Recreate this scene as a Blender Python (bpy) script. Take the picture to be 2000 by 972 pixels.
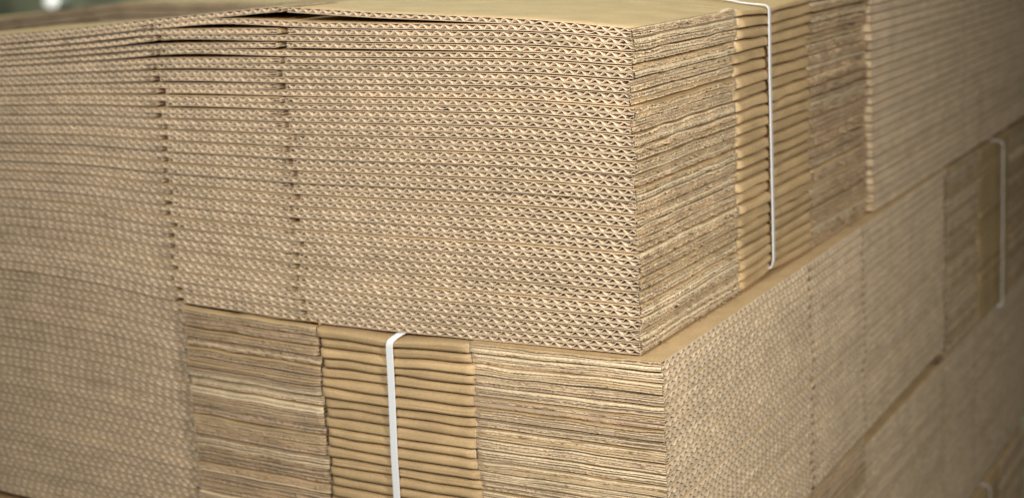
import bpy, math
import numpy as np
from mathutils import Matrix, Vector

for o in list(bpy.data.objects):
    bpy.data.objects.remove(o)
S = bpy.context.scene
COL = S.collection

# ------------------------------------------------------------------ camera
cam_d = bpy.data.cameras.new("camera")
cam = bpy.data.objects.new("camera", cam_d)
COL.objects.link(cam)
S.camera = cam
Rm = Matrix(((0.8615, -0.0444, 0.5059), (0.5045, 0.1890, -0.8425), (-0.0582, 0.9810, 0.1852)))
M4 = Rm.to_4x4()
M4.translation = Vector((0.3875, -0.7936, 0.2591))
cam.matrix_world = M4
cam_d.sensor_width = 36.0
cam_d.lens = 2845.7 / 2000.0 * 36.0
cam_d.shift_y = -(486 - 419.7) / 2000.0
cam_d.clip_start = 0.02
cam_d.clip_end = 60
cam_d.dof.use_dof = True
cam_d.dof.focus_distance = 0.90
cam_d.dof.aperture_fstop = 6.6
cam_d.dof.aperture_blades = 0

# ------------------------------------------------------------------ world, light
W = bpy.data.worlds.new("World")
S.world = W
W.use_nodes = True
W.node_tree.nodes["Background"].inputs[0].default_value = (1.0, 0.93, 0.82, 1)
W.node_tree.nodes["Background"].inputs[1].default_value = 0.05
S.view_settings.view_transform = 'Standard'
S.view_settings.look = 'None'
S.view_settings.exposure = 0.0
S.view_settings.gamma = 1.0


def area(name, loc, target, size, power, color):
    d = bpy.data.lights.new(name, 'AREA')
    d.shape = 'RECTANGLE'
    d.size, d.size_y = size
    d.energy = power
    d.color = color
    o = bpy.data.objects.new(name, d)
    COL.objects.link(o)
    o.location = loc
    v = Vector(target) - Vector(loc)
    o.rotation_euler = v.to_track_quat('-Z', 'Y').to_euler()
    return o


area("key_lamp", (0.14, -0.76, 0.45), (0.0, 0.0, 0.08), (0.06, 0.06), 6.9, (1.0, 0.96, 0.88))
area("key_lamp", (0.70, -0.42, 0.44), (0.0, 0.05, 0.05), (0.08, 0.08), 7.6, (1.0, 0.96, 0.86))  # added fill that brightens the right-hand faces, no known source there
area("overhead_light", (-0.6, 0.3, 2.3), (0.0, 0.2, 0.0), (1.2, 0.3), 30.0, (0.94, 1.0, 0.82))
area("overhead_light", (-3.5, 4.6, 3.2), (-3.5, 6.0, 0.5), (1.5, 0.3), 240.0, (0.94, 1.0, 0.84))  # added only to brighten the background wall, not a known fixture

# ------------------------------------------------------------------ materials


def new_mat(name):
    m = bpy.data.materials.new(name)
    m.use_nodes = True
    nt = m.node_tree
    b = nt.nodes["Principled BSDF"]
    return m, nt, b


def paper_mat(name, col, var, rough, bump, fib=900.0, dark=0.75, lowvar=0.10):
    m, nt, b = new_mat(name)
    N, L = nt.nodes, nt.links
    geo = N.new('ShaderNodeNewGeometry')
    n1 = N.new('ShaderNodeTexNoise'); n1.inputs['Scale'].default_value = fib
    n1.inputs['Detail'].default_value = 3
    n2 = N.new('ShaderNodeTexNoise'); n2.inputs['Scale'].default_value = 38
    n2.inputs['Detail'].default_value = 4
    L.new(geo.outputs['Position'], n1.inputs['Vector'])
    L.new(geo.outputs['Position'], n2.inputs['Vector'])
    oi = N.new('ShaderNodeObjectInfo')
    mix1 = N.new('ShaderNodeMix'); mix1.data_type = 'RGBA'
    mix1.inputs['A'].default_value = tuple(c * dark for c in col) + (1,)
    mix1.inputs['B'].default_value = tuple(min(1, c * (2 - dark)) for c in col) + (1,)
    ramp = N.new('ShaderNodeMapRange')
    ramp.inputs['From Min'].default_value = 0.5 - 0.5 / max(var, .01) * 0.35
    ramp.inputs['From Max'].default_value = 0.5 + 0.5 / max(var, .01) * 0.35
    L.new(n1.outputs['Fac'], ramp.inputs['Value'])
    L.new(ramp.outputs['Result'], mix1.inputs['Factor'])
    hsv = N.new('ShaderNodeHueSaturation')
    L.new(mix1.outputs['Result'], hsv.inputs['Color'])
    mr = N.new('ShaderNodeMapRange')
    mr.inputs['To Min'].default_value = 1 - lowvar
    mr.inputs['To Max'].default_value = 1 + lowvar
    mr.inputs['From Min'].default_value = 0.3
    mr.inputs['From Max'].default_value = 0.7
    L.new(n2.outputs['Fac'], mr.inputs['Value'])
    mr2 = N.new('ShaderNodeMapRange')
    mr2.inputs['To Min'].default_value = 0.93
    mr2.inputs['To Max'].default_value = 1.07
    L.new(oi.outputs['Random'], mr2.inputs['Value'])
    mul = N.new('ShaderNodeMath'); mul.operation = 'MULTIPLY'
    L.new(mr.outputs['Result'], mul.inputs[0]); L.new(mr2.outputs['Result'], mul.inputs[1])
    L.new(mul.outputs['Value'], hsv.inputs['Value'])
    L.new(hsv.outputs['Color'], b.inputs['Base Color'])
    b.inputs['Roughness'].default_value = rough
    b.inputs['Specular IOR Level'].default_value = 0.25
    bp = N.new('ShaderNodeBump')
    bp.inputs['Strength'].default_value = bump
    bp.inputs['Distance'].default_value = 0.0004
    L.new(n1.outputs['Fac'], bp.inputs['Height'])
    L.new(bp.outputs['Normal'], b.inputs['Normal'])
    return m


KRAFT = paper_mat("kraft_liner", (0.51, 0.36, 0.195), 0.6, 0.62, 0.16, 600, 0.86, 0.11)
INNER = paper_mat("kraft_inner_paper", (0.49, 0.37, 0.26), 0.8, 0.8, 0.25, 1200, 0.86, 0.08)
EDGE = paper_mat("cut_paper_edge", (0.84, 0.70, 0.53), 1.0, 0.9, 0.5, 2200, 0.80, 0.08)
TORN = paper_mat("torn_board_edge", (0.45, 0.32, 0.20), 1.2, 0.9, 0.8, 1500, 0.70, 0.20)
ROLL = paper_mat("crushed_liner_edge", (0.70, 0.565, 0.375), 0.8, 0.8, 0.7, 600, 0.82, 0.12)
MEDIUM = paper_mat("fluted_medium_paper", (0.69, 0.55, 0.39), 0.8, 0.85, 0.3, 1200, 0.86, 0.08)
MATS = [KRAFT, INNER, EDGE, TORN, ROLL, MEDIUM]

sm, nt, b = new_mat("white_plastic_strap")
b.inputs['Base Color'].default_value = (0.87, 0.89, 0.94, 1)
b.inputs['Roughness'].default_value = 0.32
b.inputs['Subsurface Weight'].default_value = 0.0
tx = nt.nodes.new('ShaderNodeTexNoise'); tx.inputs['Scale'].default_value = 600
gp = nt.nodes.new('ShaderNodeNewGeometry')
nt.links.new(gp.outputs['Position'], tx.inputs['Vector'])
bp = nt.nodes.new('ShaderNodeBump'); bp.inputs['Strength'].default_value = 0.15
bp.inputs['Distance'].default_value = 0.0003
nt.links.new(tx.outputs['Fac'], bp.inputs['Height'])
nt.links.new(bp.outputs['Normal'], b.inputs['Normal'])
STRAP = sm

# ------------------------------------------------------------------ helpers
rng = np.random.default_rng(7)


def snoise(n, step, period, r):
    """smooth 1-D noise, n samples spaced `step`, feature size `period`"""
    k = max(3, int(n * step / period) + 4)
    c = r.normal(0, 1, k)
    x = np.arange(n) * step / period + r.random()
    i = np.clip(x.astype(int), 0, k - 2)
    f = x - i
    f = f * f * (3 - 2 * f)
    return c[i] * (1 - f) + c[i + 1] * f


class Geo:
    def __init__(s):
        s.v, s.q, s.m, s.n = [], [], [], 0

    def grid(s, P, mat, flip=False):
        """P: (nu,nv,3) array; mat: int or list of nv-1 ints"""
        nu, nv = P.shape[:2]
        idx = np.arange(nu * nv).reshape(nu, nv) + s.n
        a, b_, c, d = idx[:-1, :-1], idx[1:, :-1], idx[1:, 1:], idx[:-1, 1:]
        q = np.stack([a, b_, c, d] if not flip else [a, d, c, b_], -1).reshape(-1, 4)
        mm = np.broadcast_to(np.asarray(mat), (nu - 1, nv - 1)) if np.ndim(mat) else np.full((nu - 1, nv - 1), mat)
        s.v.append(P.reshape(-1, 3)); s.q.append(q); s.m.append(mm.reshape(-1)); s.n += nu * nv


def make_obj(name, g, mapf, parent, origin, mats=None, smooth=True, extra=None):
    P = np.concatenate(g.v); Q = np.concatenate(g.q); Mi = np.concatenate(g.m)
    Wd = mapf(P) - origin
    me = bpy.data.meshes.new(name)
    me.vertices.add(len(Wd)); me.vertices.foreach_set('co', Wd.astype(np.float32).ravel())
    nq = len(Q)
    me.loops.add(nq * 4); me.loops.foreach_set('vertex_index', Q.astype(np.int32).ravel())
    me.polygons.add(nq)
    me.polygons.foreach_set('loop_start', np.arange(0, nq * 4, 4, dtype=np.int32))
    me.polygons.foreach_set('loop_total', np.full(nq, 4, dtype=np.int32))
    me.polygons.foreach_set('material_index', Mi.astype(np.int32))
    me.polygons.foreach_set('use_smooth', np.full(nq, smooth))
    me.update(calc_edges=True)
    for m in (mats or MATS):
        me.materials.append(m)
    o = bpy.data.objects.new(name, me)
    COL.objects.link(o)
    if parent is not None:
        o.parent = parent
    else:
        o.location = origin
    return o


ORD = ("first second third fourth fifth sixth seventh eighth ninth tenth eleventh twelfth thirteenth fourteenth "
       "fifteenth sixteenth seventeenth eighteenth nineteenth twentieth twenty-first twenty-second twenty-third "
       "twenty-fourth twenty-fifth").split()

LT = 0.00027          # liner thickness
PIT = 0.0084          # flute pitch


def board_flute_end(g, a0, a1, b0, blen, T, top, r, spf, crush0, crush1, scf):
    """one corrugated flap: liners, wave, seen from its flute ends (b = b0).
    vertices are (a, b, z) with z = top(a) - h"""
    # liners
    n = max(3, int((a1 - a0) / 0.004) + 1)
    aa = np.linspace(a0, a1, n)
    j1 = snoise(n, .004, .006, r) * 0.00018
    j2 = snoise(n, .004, .006, r) * 0.00018
    zt = top(aa); sc = scf(aa)

    def strip(bs, hs, mats):
        P = np.zeros((n, len(bs), 3))
        P[:, :, 0] = aa[:, None]
        for k, (bb, hh) in enumerate(zip(bs, hs)):
            P[:, k, 1] = bb
            P[:, k, 2] = zt - hh * sc
        g.grid(P, mats)
    bE = b0 + blen
    strip([bE, b0 + blen * .5, b0 + .02, b0 + j1, b0 + j1, b0 + .035],
          [0, 0, 0, 0, LT, LT], [0, 0, 0, 2, 1])
    strip([b0 + .035, b0 + j2, b0 + j2, b0 + .02, b0 + blen * .5, bE],
          [T - LT, T - LT, T, T, T, T], [1, 2, 0, 0, 0])
    # wave
    na = max(4, int((a1 - a0) / PIT * spf))
    wa = np.linspace(a0, a1, na)
    ph = wa / PIT + r.random() + 0.02 * np.cumsum(r.normal(0, .35, na)) / math.sqrt(spf) * 1.0
    amp = (T - 2 * LT) / 2 - 0.00012
    tri = np.sin(2 * np.pi * ph)
    wv = np.sign(tri) * np.abs(tri) ** 0.85
    env = np.ones(na)
    if crush0:
        env *= np.clip((wa - a0) / crush0, 0.12, 1) ** .8
    if crush1:
        env *= np.clip((a1 - wa) / crush1, 0.08, 1)
    env *= 1 - 0.12 * np.abs(snoise(na, PIT / spf, .03, r))
    env *= 1 - .45 * np.clip(snoise(na, PIT / spf, .010, r) - 1.5, 0, 1)
    mid = T / 2 + wv * amp * env + (1 - env) * 0.0004 * snoise(na, PIT / spf, .004, r)
    sl = np.gradient(mid, wa)
    th = 0.00013 * np.sqrt(1 + np.minimum(np.abs(sl), 1.6) ** 2)
    zt2 = top(wa); mid = mid * scf(wa)
    jb = b0 + snoise(na, PIT / spf, .005, r) * 0.00022 + 0.0001
    P = np.zeros((na, 6, 3))
    P[:, :, 0] = wa[:, None]
    P[:, 0, 1] = b0 + .035; P[:, 1, 1] = b0 + .012; P[:, 2, 1] = jb
    P[:, 3, 1] = jb; P[:, 4, 1] = b0 + .012; P[:, 5, 1] = b0 + .035
    for k in range(3):
        P[:, k, 2] = zt2 - (mid - th)
        P[:, k + 3, 2] = zt2 - (mid + th)
    g.grid(P, [1, 5, 2, 5, 1])
    # end caps of the slab at a0, a1 (set back a little inside)
    for ac in (a0 + .0006, a1 - .0006):
        bs = np.linspace(b0 + .0002, bE, 8)
        P = np.zeros((8, 2, 3))
        P[:, :, 0] = ac
        P[:, :, 1] = bs[:, None]
        zc = top(np.array([ac]))[0]
        P[:, 0, 2] = zc - .0001
        P[:, 1, 2] = zc - T + .0001
        g.grid(P, 1)


def ragged(g, b0, b1, db, T, topfb, r, sgn=-1, acut=0.0, rough=1.0, round0=0.0, round1=0.0, brown=False):
    """torn cut edge of a board along b, facing a = acut (outward = sgn direction)"""
    n = max(4, int((b1 - b0) / db))
    bb = np.linspace(b0, b1, n)
    d = (b1 - b0) / n
    N = lambda per: snoise(n, d, per, r)
    T = T * r.uniform(.86, 1.06)
    mm = 0.001
    cov = np.clip(r.beta(1.6, 2.2) * .62 + .10, .1, .66)          # how far the top liner is rolled over
    low = np.clip(r.beta(1.5, 2.5) * .5 + .06, .06, .9 - cov)     # and the bottom liner
    prot = r.normal(0, .0006)
    saw = np.abs(((bb / .0034 + N(.01) * .35) % 1) * 2 - 1)
    act = np.clip(N(.02) * .7 + .5, 0, 1.3)
    t1 = (N(.0022) * .045 + (saw - .5) * .11 * act + N(.009) * .030) * rough
    t2 = (N(.0022) * .035 + N(.011) * .025) * rough
    hole = np.clip(N(.006) * .7 * rough + N(.035) * .6 + r.normal(.9, .5), 0, 1.7)
    f1 = N(.0013) * .00007 * rough + N(.012) * .00018
    f2 = N(.0018) * .00035 * rough + N(.004) * .00018
    f3 = N(.0013) * .00008 * rough + N(.014) * .00018
    c1, c2 = cov + t1, 1 - low + t2
    c2 = np.maximum(c2, c1 + .14)
    md = (c1 + c2) / 2
    RM = 3 if (brown and r.random() < .7) else 4
    top_m = RM if r.random() < .7 else 0
    prof = [
        (-6.0 * mm + 0 * f1, 0 * t1, 0),
        (-1.3 * mm + 0 * f1, 0 * t1, top_m),
        (-0.35 * mm + prot + f1 * .6, .03 + 0 * t1, top_m),
        (-0.02 * mm + prot + f1, np.minimum(.12 + 0 * c1, c1 * .6), top_m),
        (0.10 * mm + prot + f1, c1 * .8, RM),
        (0.02 * mm + prot + f1 + np.abs(t1) * .002, c1, 2),
        (-0.10 * mm + prot + f1, c1 + .035, 1),
        (-0.40 * mm - hole * 3.6 * mm + f2, c1 + .06, 3),
        (-0.40 * mm - hole * 2.0 * mm + f2, md - .02, 3),
        (-0.30 * mm - hole * .5 * mm + f2 * 1.8 * rough, md + .03, 3),
        (-0.55 * mm - .4 * hole * mm + f2, c2 - .04, 1),
        (-0.10 * mm + prot + f3, c2, 2),
        (0.05 * mm + prot + f3, c2 + .03, RM),
        (-0.10 * mm + prot + f3, .96 + 0 * c2, RM),
        (-1.0 * mm + 0 * f3, 1 + 0 * c2, 0),
        (-6.0 * mm + 0 * f3, 1 + 0 * c2, 0),
    ]
    taper = np.ones(n)
    if round0 > 0:
        taper = np.minimum(taper, np.clip((bb - b0) / round0, 0, 1) ** .5)
    if round1 > 0:
        taper = np.minimum(taper, np.clip((b1 - bb) / round1, 0, 1) ** .5)
    P = np.zeros((n, len(prof), 3))
    zt = topfb(bb)
    for k, (o, h, _) in enumerate(prof):
        P[:, k, 0] = acut + sgn * (o - (1 - taper) * .0016)
        P[:, k, 1] = bb
        P[:, k, 2] = zt - h * T
    g.grid(P, [p[2] for p in prof[:-1]])


def body(g, bun, i, b0, b1, r):
    """folded centre panels of one box with the rounded fold at a = 0"""
    L = bun.L
    nb = bun.nb_body
    b0 += r.normal(0, .0013); b1 += r.normal(0, .0013)
    bb = np.concatenate([[b0, b0 + .0009, b0 + .002], np.linspace(b0 + .0035, b1 - .0035, nb - 6), [b1 - .002, b1 - .0009, b1]])
    d = (b1 - b0) / nb
    q = np.linspace(0, 1, 15)
    qc = np.clip(0.66 + 0.04 * snoise(nb, d, .06, r) + r.normal(0, .12), .35, .88)
    o0 = np.minimum(bun.bulge * (1 + r.normal(0, .18)) + .00028 * snoise(nb, d, .022, r), .0032)
    vd = abs(r.normal(0, .00018)) * (1 + .3 * snoise(nb, d, .05, r))
    end = np.minimum(np.clip((bb - b0) / .0035, 0, 1), np.clip((b1 - bb) / .0035, 0, 1)) ** .5
    asteps = [L, L * .8, L * .62, .41 if L > .5 else L * .5, .34, .29, .27, .24, .20, .16, .12, .08, .05, .025, .010, .004]
    na = len(asteps)
    nose = len(q)
    tot = na * 2 + nose
    P = np.zeros((nb, tot, 3)); Q = np.zeros((nb, tot))
    for k, a in enumerate(asteps):
        P[:, k, 0] = a; Q[:, k] = 0
        P[:, tot - 1 - k, 0] = a; Q[:, tot - 1 - k] = 1
    for k, qq in enumerate(q):
        up = np.sin(np.pi / 2 * np.clip(qq / qc, 0, 1))
        dn = np.cos(np.pi / 2 * np.clip((qq - qc) / (1 - qc), 0, 1))
        shp = np.where(qq < qc, up ** .36, dn ** .30)
        val = vd * np.exp(-((qq - .5) / .07) ** 2)
        o = -.0012 + (o0 + .0012) * shp - val
        P[:, na + k, 0] = -(o * end - (1 - end) * .0008)
        Q[:, na + k] = 0.02 + 0.96 * qq
    P[:, :, 1] = bb[:, None]
    P[:, :, 2] = Q
    # z from fraction between upper and lower level lines
    zt = bun.level(i, P[:, :, 0], P[:, :, 1]) + bun.pinch(i, P[:, :, 0], P[:, :, 1], True)
    zb = bun.level(i + 1, P[:, :, 0], P[:, :, 1]) + bun.gap + bun.pinch(i, P[:, :, 0], P[:, :, 1], False)
    # keep the box at most 2 boards thick away from the nose
    zb = np.where(P[:, :, 0] > .02, np.maximum(zb, zt - 2.35 * bun.T), np.maximum(zb, zt - 2.9 * bun.T))
    P[:, :, 2] = zt * (1 - Q) + zb * Q
    cm = 4 if bun.key in 'AB' else 0
    g.grid(P, 0)
    # closing walls at both b ends
    for s, mt in ((0, cm), (nb - 1, cm)):
        half = tot // 2
        A = P[s, :half + 1]
        B = P[s, ::-1][:half + 1]
        G = np.stack([A, (A + B) / 2 * 1.0, B], 1)
        g.grid(G, mt)


class Bundle:
    def __init__(s, key, O, ad, bd, L, widths, slots, n, level, T, group, label, **k):
        s.key = key
        s.O = np.array(O, float); s.ad = np.array(ad, float); s.bd = np.array(bd, float)
        s.L, s.widths, s.slots, s.n, s.level_base, s.T = L, widths, slots, n, level, T
        s.group, s.label = group, label
        s.spf = k.get('spf', 10); s.db = k.get('db', .0006); s.db_far = k.get('db_far', .0012)
        s.bulge = k.get('bulge', .0024); s.nb_body = k.get('nb_body', 40)
        s.gap = k.get('gap', .00035); s.far = k.get('far', True)
        s.jit = k.get('jit', .0007); s.jitb = k.get('jitb', s.jit * .6); s.order = k.get('order', 'top')
        s.ragn = k.get('ragn', .00040); s.aoff = k.get('aoff', None)
        s.strap_b = k.get('strap_b', None); s.pin = k.get('pin', .003)
        s.r = np.random.default_rng(k.get('seed', 1))
        s.first = k.get('first', 0); s.slotw = k.get('slotw', .0066); s.rough = k.get('rough', 1.0)
        # shared small irregularity of each level line along b on the fold side
        s.ln = [(s.r.normal(0, 1, 24), s.r.normal(0, 1, 12)) for _ in range(n + 1)]
        s.build()

    def level(s, i, a, b):
        z = s.level_base(i, a, b)
        c, c2 = s.ln[i]
        x = np.clip(b / .022 + 2, 0, 22.99); k = x.astype(int); f = x - k; f = f * f * (3 - 2 * f)
        n1 = c[k] * (1 - f) + c[k + 1] * f
        w = np.exp(-np.clip(a, 0, 1) / .02)
        w = w * (0.0 if i == s.n else 1.0)
        return z + s.ragn * n1 * w * np.clip(b / .012, 0, 1)

    def pinch(s, i, a, b, top):
        if s.strap_b is None:
            return 0 * a
        e = np.exp(-np.clip(a, 0, 1) / .03) * np.exp(-np.abs(b - s.strap_b) / .035)
        if i < 3:
            return -s.pin * e * (1 - i / 3.5) * (1.0 if top else .75)
        if i > s.n - 4:
            return s.pin * e * (1 - (s.n - 1 - i) / 3.5) * (.75 if top else 1.0)
        return 0 * a

    def build(s):
        for i in range(s.first, s.n):
            r = np.random.default_rng(1000 + 50 * i + sum(map(ord, s.key)))
            ja, jb = r.normal(0, s.jit), r.normal(0, s.jitb)
            if s.aoff:
                ja += s.aoff(i / s.n)
            O = s.O + s.ad * ja + s.bd * jb

            def mapf(P, O=O):
                Wd = O + P[:, :1] * s.ad + P[:, 1:2] * s.bd
                Wd[:, 2] = P[:, 2]
                return Wd
            zc = float(s.level(i + 1, np.array([0.05]), np.array([.1]))[0])
            org = O + s.ad * s.L * .5 + s.bd * sum(s.widths) * .5
            org[2] = zc
            root = bpy.data.objects.new("flattened_cardboard_box", None)
            root.empty_display_size = .02
            COL.objects.link(root)
            root.location = org
            w = (ORD[i - s.first] if s.order == 'top' else ORD[s.n - 1 - i])
            pos = (w + ' from the ' + s.order)
            if s.order == 'top' and i == s.first:
                pos = 'topmost'
            if (s.order == 'top' and i == s.n - 1) or (s.order == 'bottom' and i == s.n - 1):
                pos = 'lowest'
            root['label'] = s.label.format(pos=pos)
            root['category'] = 'cardboard box'
            root['group'] = s.group
            s.box(i, r, mapf, root, org)

    def box(s, i, r, mapf, root, org):
        f0, bh, f1 = s.widths
        L, T = s.L, s.T
        s1, s2 = s.slots
        z = s.level

        def avail(a):
            b_ = np.full_like(a, .0)
            return z(i, a, b_) - (z(i + 1, a, b_) + s.gap)
        extraf = lambda a: np.maximum(avail(a) - 2 * T, 0)
        scale = lambda a: np.minimum(1.0, avail(a) / (2 * T))

        g = Geo(); body(g, s, i, f0, f0 + bh, r)
        make_obj("body_panel", g, mapf, root, org)

        for layer in (0, 1):
            slot = (s1 if layer == 0 else s2) + r.normal(0, .0024)
            gapw = s.slotw * r.uniform(.55, 1.45)

            def topf(a, layer=layer):
                a = np.atleast_1d(a)
                b_ = np.zeros_like(a)
                zt = z(i, a, b_)
                if layer == 0:
                    return zt - .00002
                # lower board: rests on the level below near slot 1, hangs under
                # the upper board right beside slot 2 (leaves the dark gap below it)
                ex = extraf(a)
                hang = np.exp(-((a - (s2 - .035)) / .06) ** 2)
                frac = np.clip(hang, 0, 1)
                low = z(i + 1, a, b_) + s.gap + T
                high = zt - T * scale(a) - .00008
                return np.minimum(high, low * (1 - frac) + high * frac)
            for side in (0, 1):
                fj = abs(r.normal(0, .0006)) if side == 0 else 0
                a0 = .0004 + fj if side == 0 else slot + gapw * .5
                a1 = slot - gapw * .5 if side == 0 else L
                Tl = T
                g = Geo()
                board_flute_end(g, a0, a1, 0.0, f0 - .0006, Tl, topf, r, s.spf, .004 if side == 0 else .014, 0.003 if side == 0 else 0, scale)
                if side == 0:
                    tb = lambda bb, layer=layer: (z(i, np.zeros_like(bb) + .001, bb) if layer == 0
                                                  else (z(i, np.zeros_like(bb) + .001, bb) + z(i + 1, np.zeros_like(bb) + .001, bb) + s.gap) / 2)
                    h = lambda: None
                    Tf = T * 1.0
                    b_ = np.array([f0 * .5])
                    av = float(avail(np.array([.001]))[0])
                    ragged(g, 0.0003, f0 - .0015, s.db, av / 2 * .97, tb, r, round1=.004, rough=s.rough, acut=fj)
                # torn edges beside the slot
                ts = lambda bb, ac=(a1 if side == 0 else a0): np.repeat(topf(np.array([ac])), len(bb))
                ragged(g, 0.0012, .05, .0012, Tl, ts, r, sgn=(1 if side == 0 else -1),
                       acut=(a1 - .0006 if side == 0 else a0 + .0006))
                make_obj("flap", g, mapf, root, org)
            if s.far:
                for side in (0, 1):
                    a0 = .004 if side == 0 else slot + gapw * .5
                    a1 = slot - gapw * .5 if side == 0 else L
                    bA, bB = f0 + bh + .002, f0 + bh + f1
                    g = Geo()
                    n = 14
                    aa = np.linspace(a0, a1, n)
                    P = np.zeros((n, 5, 3))
                    P[:, :, 0] = aa[:, None]
                    b_ = np.full(n, (bA + bB) / 2)
                    zt = z(i, aa, b_) - layer * (T + .0002)
                    for k, (bb, hh) in enumerate([(bA, 0), (bB, 0), (bB, T * .96), (bA, T * .96), (bA, 0)]):
                        P[:, k, 1] = bb; P[:, k, 2] = zt - hh
                    g.grid(P, [0, 2, 0, 0])
                    for ac in (a1,):
                        zz = z(i, np.array([ac]), b_[:1])[0] - layer * (T + .0002)
                        Q = np.array([[[ac, bA, zz], [ac, bA, zz - T * .96]], [[ac, bB, zz], [ac, bB, zz - T * .96]]])
                        g.grid(Q, 2)
                    if side == 0:
                        av = float(avail(np.array([.001]))[0])
                        tb = lambda bb, layer=layer: (z(i, np.zeros_like(bb) + .001, bb) if layer == 0
                                                      else (z(i, np.zeros_like(bb) + .001, bb) + z(i + 1, np.zeros_like(bb) + .001, bb) + s.gap) / 2)
                        ragged(g, bA, bB, s.db_far, av / 2 * .97, tb, r, round0=.004, rough=s.rough, brown=True)
                    make_obj("flap", g, mapf, root, org)


# ------------------------------------------------------------------ level lines
AG = np.array([0, .04, .08, .12, .19, .27, .305, .39, .47, .55, .67]) if False else np.array([0, .04, .08, .12, .19, .27, .39, .47, .55, .67])
AI = np.array([0, 1, 2, 3, 7, 13, 25])
AZ = np.array([
    [202.5, 207.0, 210.6, 213.0, 217.1, 223.3, 217.1, 212.2, 208.9, 206.0],
    [195.5, 199.7, 202.1, 203.2, 205.4, 208.0, 209.7, 204.5, 200.9, 198.0],
    [187.4, 191.2, 193.5, 194.6, 196.4, 198.5, 199.0, 195.3, 192.0, 190.0],
    [179.3, 182.4, 184.5, 185.2, 186.4, 187.8, 188.6, 186.0, 183.5, 182.0],
    [145.6, 148.3, 149.9, 150.3, 150.6, 150.8, 151.7, 153.6, 152.3, 151.0],
    [95.4, 97.5, 98.6, 98.9, 98.8, 98.8, 102.1, 106.5, 107.0, 106.7],
    [-1.6, -2.0, -2.3, -2.6, -3.0, -2.2, 2.7, 11.8, 16.2, 17.0]]) / 1000
AF = np.linspace(0, .67, 68)


def smooth_rows(Z, g, f):
    out = []
    for row in Z:
        y = np.interp(f, g, row)
        for _ in range(1):
            yp = np.pad(y, 2, mode='edge')
            y = (yp[:-4] + yp[1:-3] + yp[2:-2] + yp[3:-1] + yp[4:]) / 5
        out.append(y)
    return np.array(out)


AZF = smooth_rows(AZ, AG, AF)
# the sharp fold of the sprung topmost boards at the slot stays a peak
AZF[0] = np.interp(AF, AG, AZ[0]) * .8 + AZF[0] * .2


def levelA(i, a, b):
    k = int(np.clip(np.searchsorted(AI, i, 'right') - 1, 0, len(AI) - 2))
    f = (i - AI[k]) / (AI[k + 1] - AI[k])
    row = AZF[k] * (1 - f) + AZF[k + 1] * f
    z = np.interp(a, AF, row)
    # the unstrapped front rim springs up, the middle stays lower under the strap
    t = np.clip((a - .25) / .13, 0, 1); t = t * t * (3 - 2 * t)
    u = np.clip(b / .17, 0, 1); u = u * u * (3 - 2 * u)
    z = z - .017 * max(0, 1 - i / 5) * t * u
    return z


def botA(a):
    return np.interp(a, AF, AZF[-1])


def levelB(i, a, b):      # a along +Y, b along -X from x = .017
    top = np.interp(b - .017, AF, AZF[-1]) - .0006
    top = np.where(a > .3, top * np.exp(-(a - .3) / .2) + 0 * a, top) if np.ndim(a) else top
    zb = -.1895 + 0 * b
    f = i / 25
    return top * (1 - f) + zb * f


def levelD(i, a, b):      # a along -X from x = -.395
    top = np.interp(a + .3835, AF, AZF[-1]) - .0007
    f = i / 24
    return top * (1 - f) + (-.1885 + .006 * np.clip(a / .3, 0, 1)) * f


def flat(zt, zb, n):
    def f(i, a, b):
        return zt + (zb - zt) * i / n + 0 * a + 0 * b
    return f


def levelE(i, a, b):
    t = np.interp(a, [0, .05, .24, .44, .69], [.2045, .2075, .2125, .1988, .193])
    return t - i * .0079


X, Y = np.array([1., 0, 0]), np.array([0, 1., 0])
leanA = lambda f: -.0024 + .0024 * min(1, f * 1.2)

# upper layer
Bundle('A', (0, 0, 0), -X, Y, .66, (.1655, .152, .151), (.2695, .390), 25, levelA, .00355,
       'flattened boxes in the strapped bundle at the near corner',
       'flattened box, {pos} of the upper corner bundle strapped at right',
       spf=14, gap=.0010, rough=1.9, db=.00045, db_far=.0009, aoff=leanA, strap_b=.2240, pin=.0034, bulge=.0020, nb_body=46, seed=3, jit=.0011)
Bundle('C', (.0062, .469, 0), Y, -X, .69, (.15, .15, .15), (.325, .41), 25, flat(.200, .0006, 25), .00335,
       'flattened boxes in the upper bundle behind the corner bundle',
       'flattened box, {pos} of the upper far right bundle',
       spf=6, db=.0015, far=False, gap=.0013, nb_body=12, seed=5, order='bottom')
Bundle('E', (-.665, .472, 0), -X, Y, .69, (.15, .15, .15), (.28, .41), 7, levelE, .0033,
       'flattened boxes in the bundle behind the top left edge',
       'flattened box, {pos} of the bundle behind the top left edge',
       spf=6, db=.003, far=True, gap=.0014, nb_body=12, seed=6)
# second layer
Bundle('B', (.0158, -.0055, 0), Y - .0095 * X, -X, .712, (.1410, .1265, .128), (.426, .2825), 25, levelB, .00325,
       'flattened boxes in the strapped bundle under the corner bundle',
       'flattened box, {pos} of the lower corner bundle strapped in front',
       spf=10, db=.0005, db_far=.0008, strap_b=.2035, slotw=.0055, gap=.0010, pin=.003, bulge=.0022, nb_body=46, seed=8, jit=.0009, jitb=.0003)
Bundle('D', (-.3835, .001, 0), -X, Y, .66, (.15, .15, .15), (.28, .41), 24, levelD, .0032,
       'flattened boxes in the lower left bundle',
       'flattened box, {pos} of the lower left fluted bundle',
       spf=8, db=.002, far=False, nb_body=12, seed=9, gap=.0013, jitb=.0002)
Bundle('F', (.0090, .7165, 0), -X, Y, .66, (.143, .155, .148), (.27, .39), 25, flat(-.0012, -.2015, 25), .0038,
       'flattened boxes in the strapped bundle at the far right',
       'flattened box, {pos} of the far right bundle behind a strap',
       spf=5, db=.0015, db_far=.002, strap_b=.238, bulge=.0007, nb_body=14, seed=10)
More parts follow.
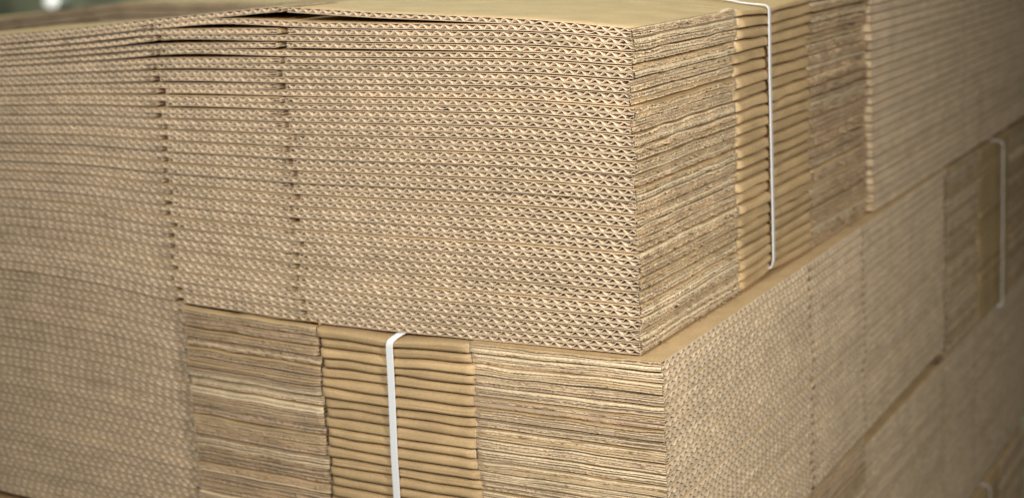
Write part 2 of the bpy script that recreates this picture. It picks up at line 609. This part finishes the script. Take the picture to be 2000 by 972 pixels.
# third layer
Bundle('G', (.0125, -.012, 0), -X, Y, .67, (.14, .145, .142), (.27, .39), 12, flat(-.1912, -.2872, 12), .0038,
       'flattened boxes in the third layer under the lower corner bundle',
       'flattened box, {pos} of the third layer under the corner',
       spf=5, db=.002, db_far=.0012, bulge=.0007, nb_body=12, seed=11)
Bundle('K', (.0092, .4175, 0), Y, -X, .80, (.15, .15, .15), (.28, .42), 25, flat(-.2030, -.3985, 25), .0036,
       'flattened boxes in the third layer at the lower right',
       'flattened box, {pos} of the third layer at lower right',
       spf=5, db=.002, far=False, gap=.0007, nb_body=12, seed=12)
# fourth layer
Bundle('J', (.015, .640, 0), -X, Y, .66, (.150, .155, .148), (.27, .39), 12, flat(-.4005, -.4965, 12), .0038,
       'flattened boxes in the bottom right corner bundle',
       'flattened box, {pos} of the bundle in the bottom right corner',
       spf=5, db=.002, db_far=.002, strap_b=.233, bulge=.0007, nb_body=12, seed=13)


# ------------------------------------------------------------------ straps
def strap(pts, wdir, width, thick, label, twist=0.0):
    """flat plastic band following pts; wdir = direction across the band"""
    P = np.array(pts, float)
    # resample smooth
    t = np.r_[0, np.cumsum(np.linalg.norm(np.diff(P, axis=0), axis=1))]
    tt = np.unique(np.r_[np.linspace(0, t[-1], 90), t])
    C = np.stack([np.interp(tt, t, P[:, k]) for k in range(3)], 1)
    T = np.gradient(C, axis=0); T /= np.linalg.norm(T, axis=1)[:, None]
    w = np.tile(np.array(wdir, float), (len(C), 1))
    nrm = np.cross(T, w); nrm /= np.linalg.norm(nrm, axis=1)[:, None]
    w2 = w * math.cos(twist) + nrm * math.sin(twist)
    n2 = np.cross(T, w2); n2 /= np.linalg.norm(n2, axis=1)[:, None]
    hw, ht = width / 2, thick / 2
    sec = [(-hw, -ht * .4), (-hw * .92, -ht), (hw * .92, -ht), (hw, -ht * .4), (hw, ht * .4), (hw * .92, ht),
           (-hw * .92, ht), (-hw, ht * .4), (-hw, -ht * .4)]
    G = np.stack([C + w2 * u + n2 * v for u, v in sec], 1)
    g = Geo(); g.grid(G, 0)
    o = make_obj("packing_strap", g, lambda P: P, None, C[len(C) // 2].copy(), mats=[STRAP], smooth=False)
    o['label'] = label
    o['category'] = 'strap'
    return o


def round_corner(p0, p1, p2, rad, n=6):
    p0, p1, p2 = map(np.array, (p0, p1, p2))
    d0 = (p0 - p1) / np.linalg.norm(p0 - p1); d1 = (p2 - p1) / np.linalg.norm(p2 - p1)
    A, B = p1 + d0 * rad, p1 + d1 * rad
    return [tuple((1 - t) ** 2 * A + 2 * t * (1 - t) * p1 + t * t * B) for t in np.linspace(0, 1, n)]


ys = .2218
lz = lambda a: float(levelA(0, np.array([a]), np.array([ys]))[0]) + .0009
strap([(-a, ys, lz(a) - (.0032 if a > .28 else 0)) for a in (.655, .6, .5, .4, .34, .30, .26, .22, .18, .14, .10, .07)] + [
       (-.055, ys, .2102),
       (-.0391, ys, .2088), (-.0228, ys, .2056), (-.0148, ys, .2037), (-.007, ys, .2026)]
      + round_corner((-.004, ys, .2022), (.0062, ys, .2012), (.0056, ys, .17), .004)
      + [(.0054, ys, .15), (.0052, ys, .10), (.0050, ys, .04), (.0046, ys, .012), (.0030, ys, .0066), (-.004, ys, .0052)],
      Y, .0062, .0009, 'white plastic strap down the right side of the upper corner bundle', twist=-.14)
xs = -.1875
strap([(xs + .012, .10, .0015), (xs + .010, .05, .0008), (xs + .0085, .02, -.0008), (xs + .0035, -.002, -.0030)]
      + round_corner((xs + .003, -.003, -.0036), (xs, -.0099, -.0062), (xs, -.0097, -.03), .004)
      + [(xs - .001, -.0097, -.04), (xs - .003, -.0097, -.09), (xs - .004, -.0097, -.15), (xs - .005, -.0090, -.186), (xs - .005, -.004, -.1900)],
      X, .0056, .0009, 'white plastic strap down the front of the lower corner bundle', twist=0.0)
strap([(-.10, .935, .0005), (.00, .935, -.0008)] + round_corner((.005, .935, -.001), (.0192, .935, -.0045), (.0195, .935, -.03), .003)
      + [(.0193, .935, -.10), (.0193, .934, -.17), (.019, .934, -.198), (.012, .934, -.2012)],
      Y, .0050, .0008, 'blurred pale strap down the far right bundle', twist=-.22)
strap([(-.10, .873, -.3985), (.00, .873, -.3995)] + round_corner((.005, .873, -.400), (.0192, .873, -.4035), (.0195, .873, -.43), .003)
      + [(.0193, .873, -.47), (.0193, .872, -.4965)],
      Y, .0050, .0008, 'pale strap end in the bottom right corner', twist=-.22)

# ------------------------------------------------------------------ warehouse behind (only a blurred sliver shows)


def slab(name, pts, m, label=None):
    me = bpy.data.meshes.new(name)
    me.from_pydata(pts, [], [(0, 1, 2, 3)])
    me.materials.append(m)
    o = bpy.data.objects.new(name, me)
    COL.objects.link(o)
    o['kind'] = 'structure'
    return o


fm, nt, b = new_mat("concrete_floor")
n = nt.nodes.new('ShaderNodeTexNoise'); n.inputs['Scale'].default_value = 3
cr = nt.nodes.new('ShaderNodeValToRGB')
cr.color_ramp.elements[0].color = (.10, .105, .08, 1); cr.color_ramp.elements[1].color = (.22, .225, .18, 1)
tc = nt.nodes.new('ShaderNodeNewGeometry')
nt.links.new(tc.outputs['Position'], n.inputs['Vector']); nt.links.new(n.outputs['Fac'], cr.inputs['Fac'])
nt.links.new(cr.outputs['Color'], b.inputs['Base Color']); b.inputs['Roughness'].default_value = .5
slab('floor', [(-12, -6, -.62), (8, -6, -.62), (8, 12, -.62), (-12, 12, -.62)], fm)
wm, nt, b = new_mat("painted_warehouse_wall")
n = nt.nodes.new('ShaderNodeTexNoise'); n.inputs['Scale'].default_value = 1.6
cr = nt.nodes.new('ShaderNodeValToRGB')
cr.color_ramp.elements[0].color = (.17, .19, .13, 1); cr.color_ramp.elements[1].color = (.62, .62, .46, 1)
cr.color_ramp.elements[0].position = .35; cr.color_ramp.elements[1].position = .65
tc = nt.nodes.new('ShaderNodeNewGeometry')
nt.links.new(tc.outputs['Position'], n.inputs['Vector']); nt.links.new(n.outputs['Fac'], cr.inputs['Fac'])
nt.links.new(cr.outputs['Color'], b.inputs['Base Color']); b.inputs['Roughness'].default_value = .6
slab('wall', [(-12, 6, -.62), (8, 6, -.62), (8, 6, 4), (-12, 6, 4)], wm)

# added glowing disc, stands in for an unidentified pale spot by the far wall
d = Rm @ Vector(((103 - 1000) / 2845.7, -(4 - 419.7) / 2845.7, -1))
t = (5.9 + .7936) / d.y
Lp = Vector((0.3875, -0.7936, 0.2591)) + d * t
em, nt, b = new_mat("glow_disc_emission")
b.inputs['Emission Color'].default_value = (1, .98, .9, 1); b.inputs['Emission Strength'].default_value = 0.75
hm, nt, b = new_mat("disc_backing_paint")
b.inputs['Base Color'].default_value = (.35, .36, .34, 1)
root = bpy.data.objects.new("glow_spot", None); COL.objects.link(root); root.location = Lp
root['label'] = 'small added glow disc for a pale spot beyond the stacks'
root['category'] = 'lamp'
for nm, rx, rz, y0, y1, mt in (("disc_backing", .075, .055, .0, .09, hm), ("glow_disc", .062, .042, -.03, .0, em)):
    th = np.linspace(0, 2 * np.pi, 25)
    ring = lambda k, y: np.stack([rx * k * np.cos(th), y + 0 * th, rz * k * np.sin(th)], -1)
    g = Geo(); g.grid(np.stack([ring(0, y0 - .004), ring(.85, y0 - .002), ring(1, y0 + .01), ring(1, y1 - .001), ring(0, y1)], 1), 0)
    make_obj(nm, g, lambda P: P, root, np.zeros(3), mats=[mt])

S.render.engine = 'CYCLES'
S.cycles.max_bounces = 6
S.cycles.diffuse_bounces = 4
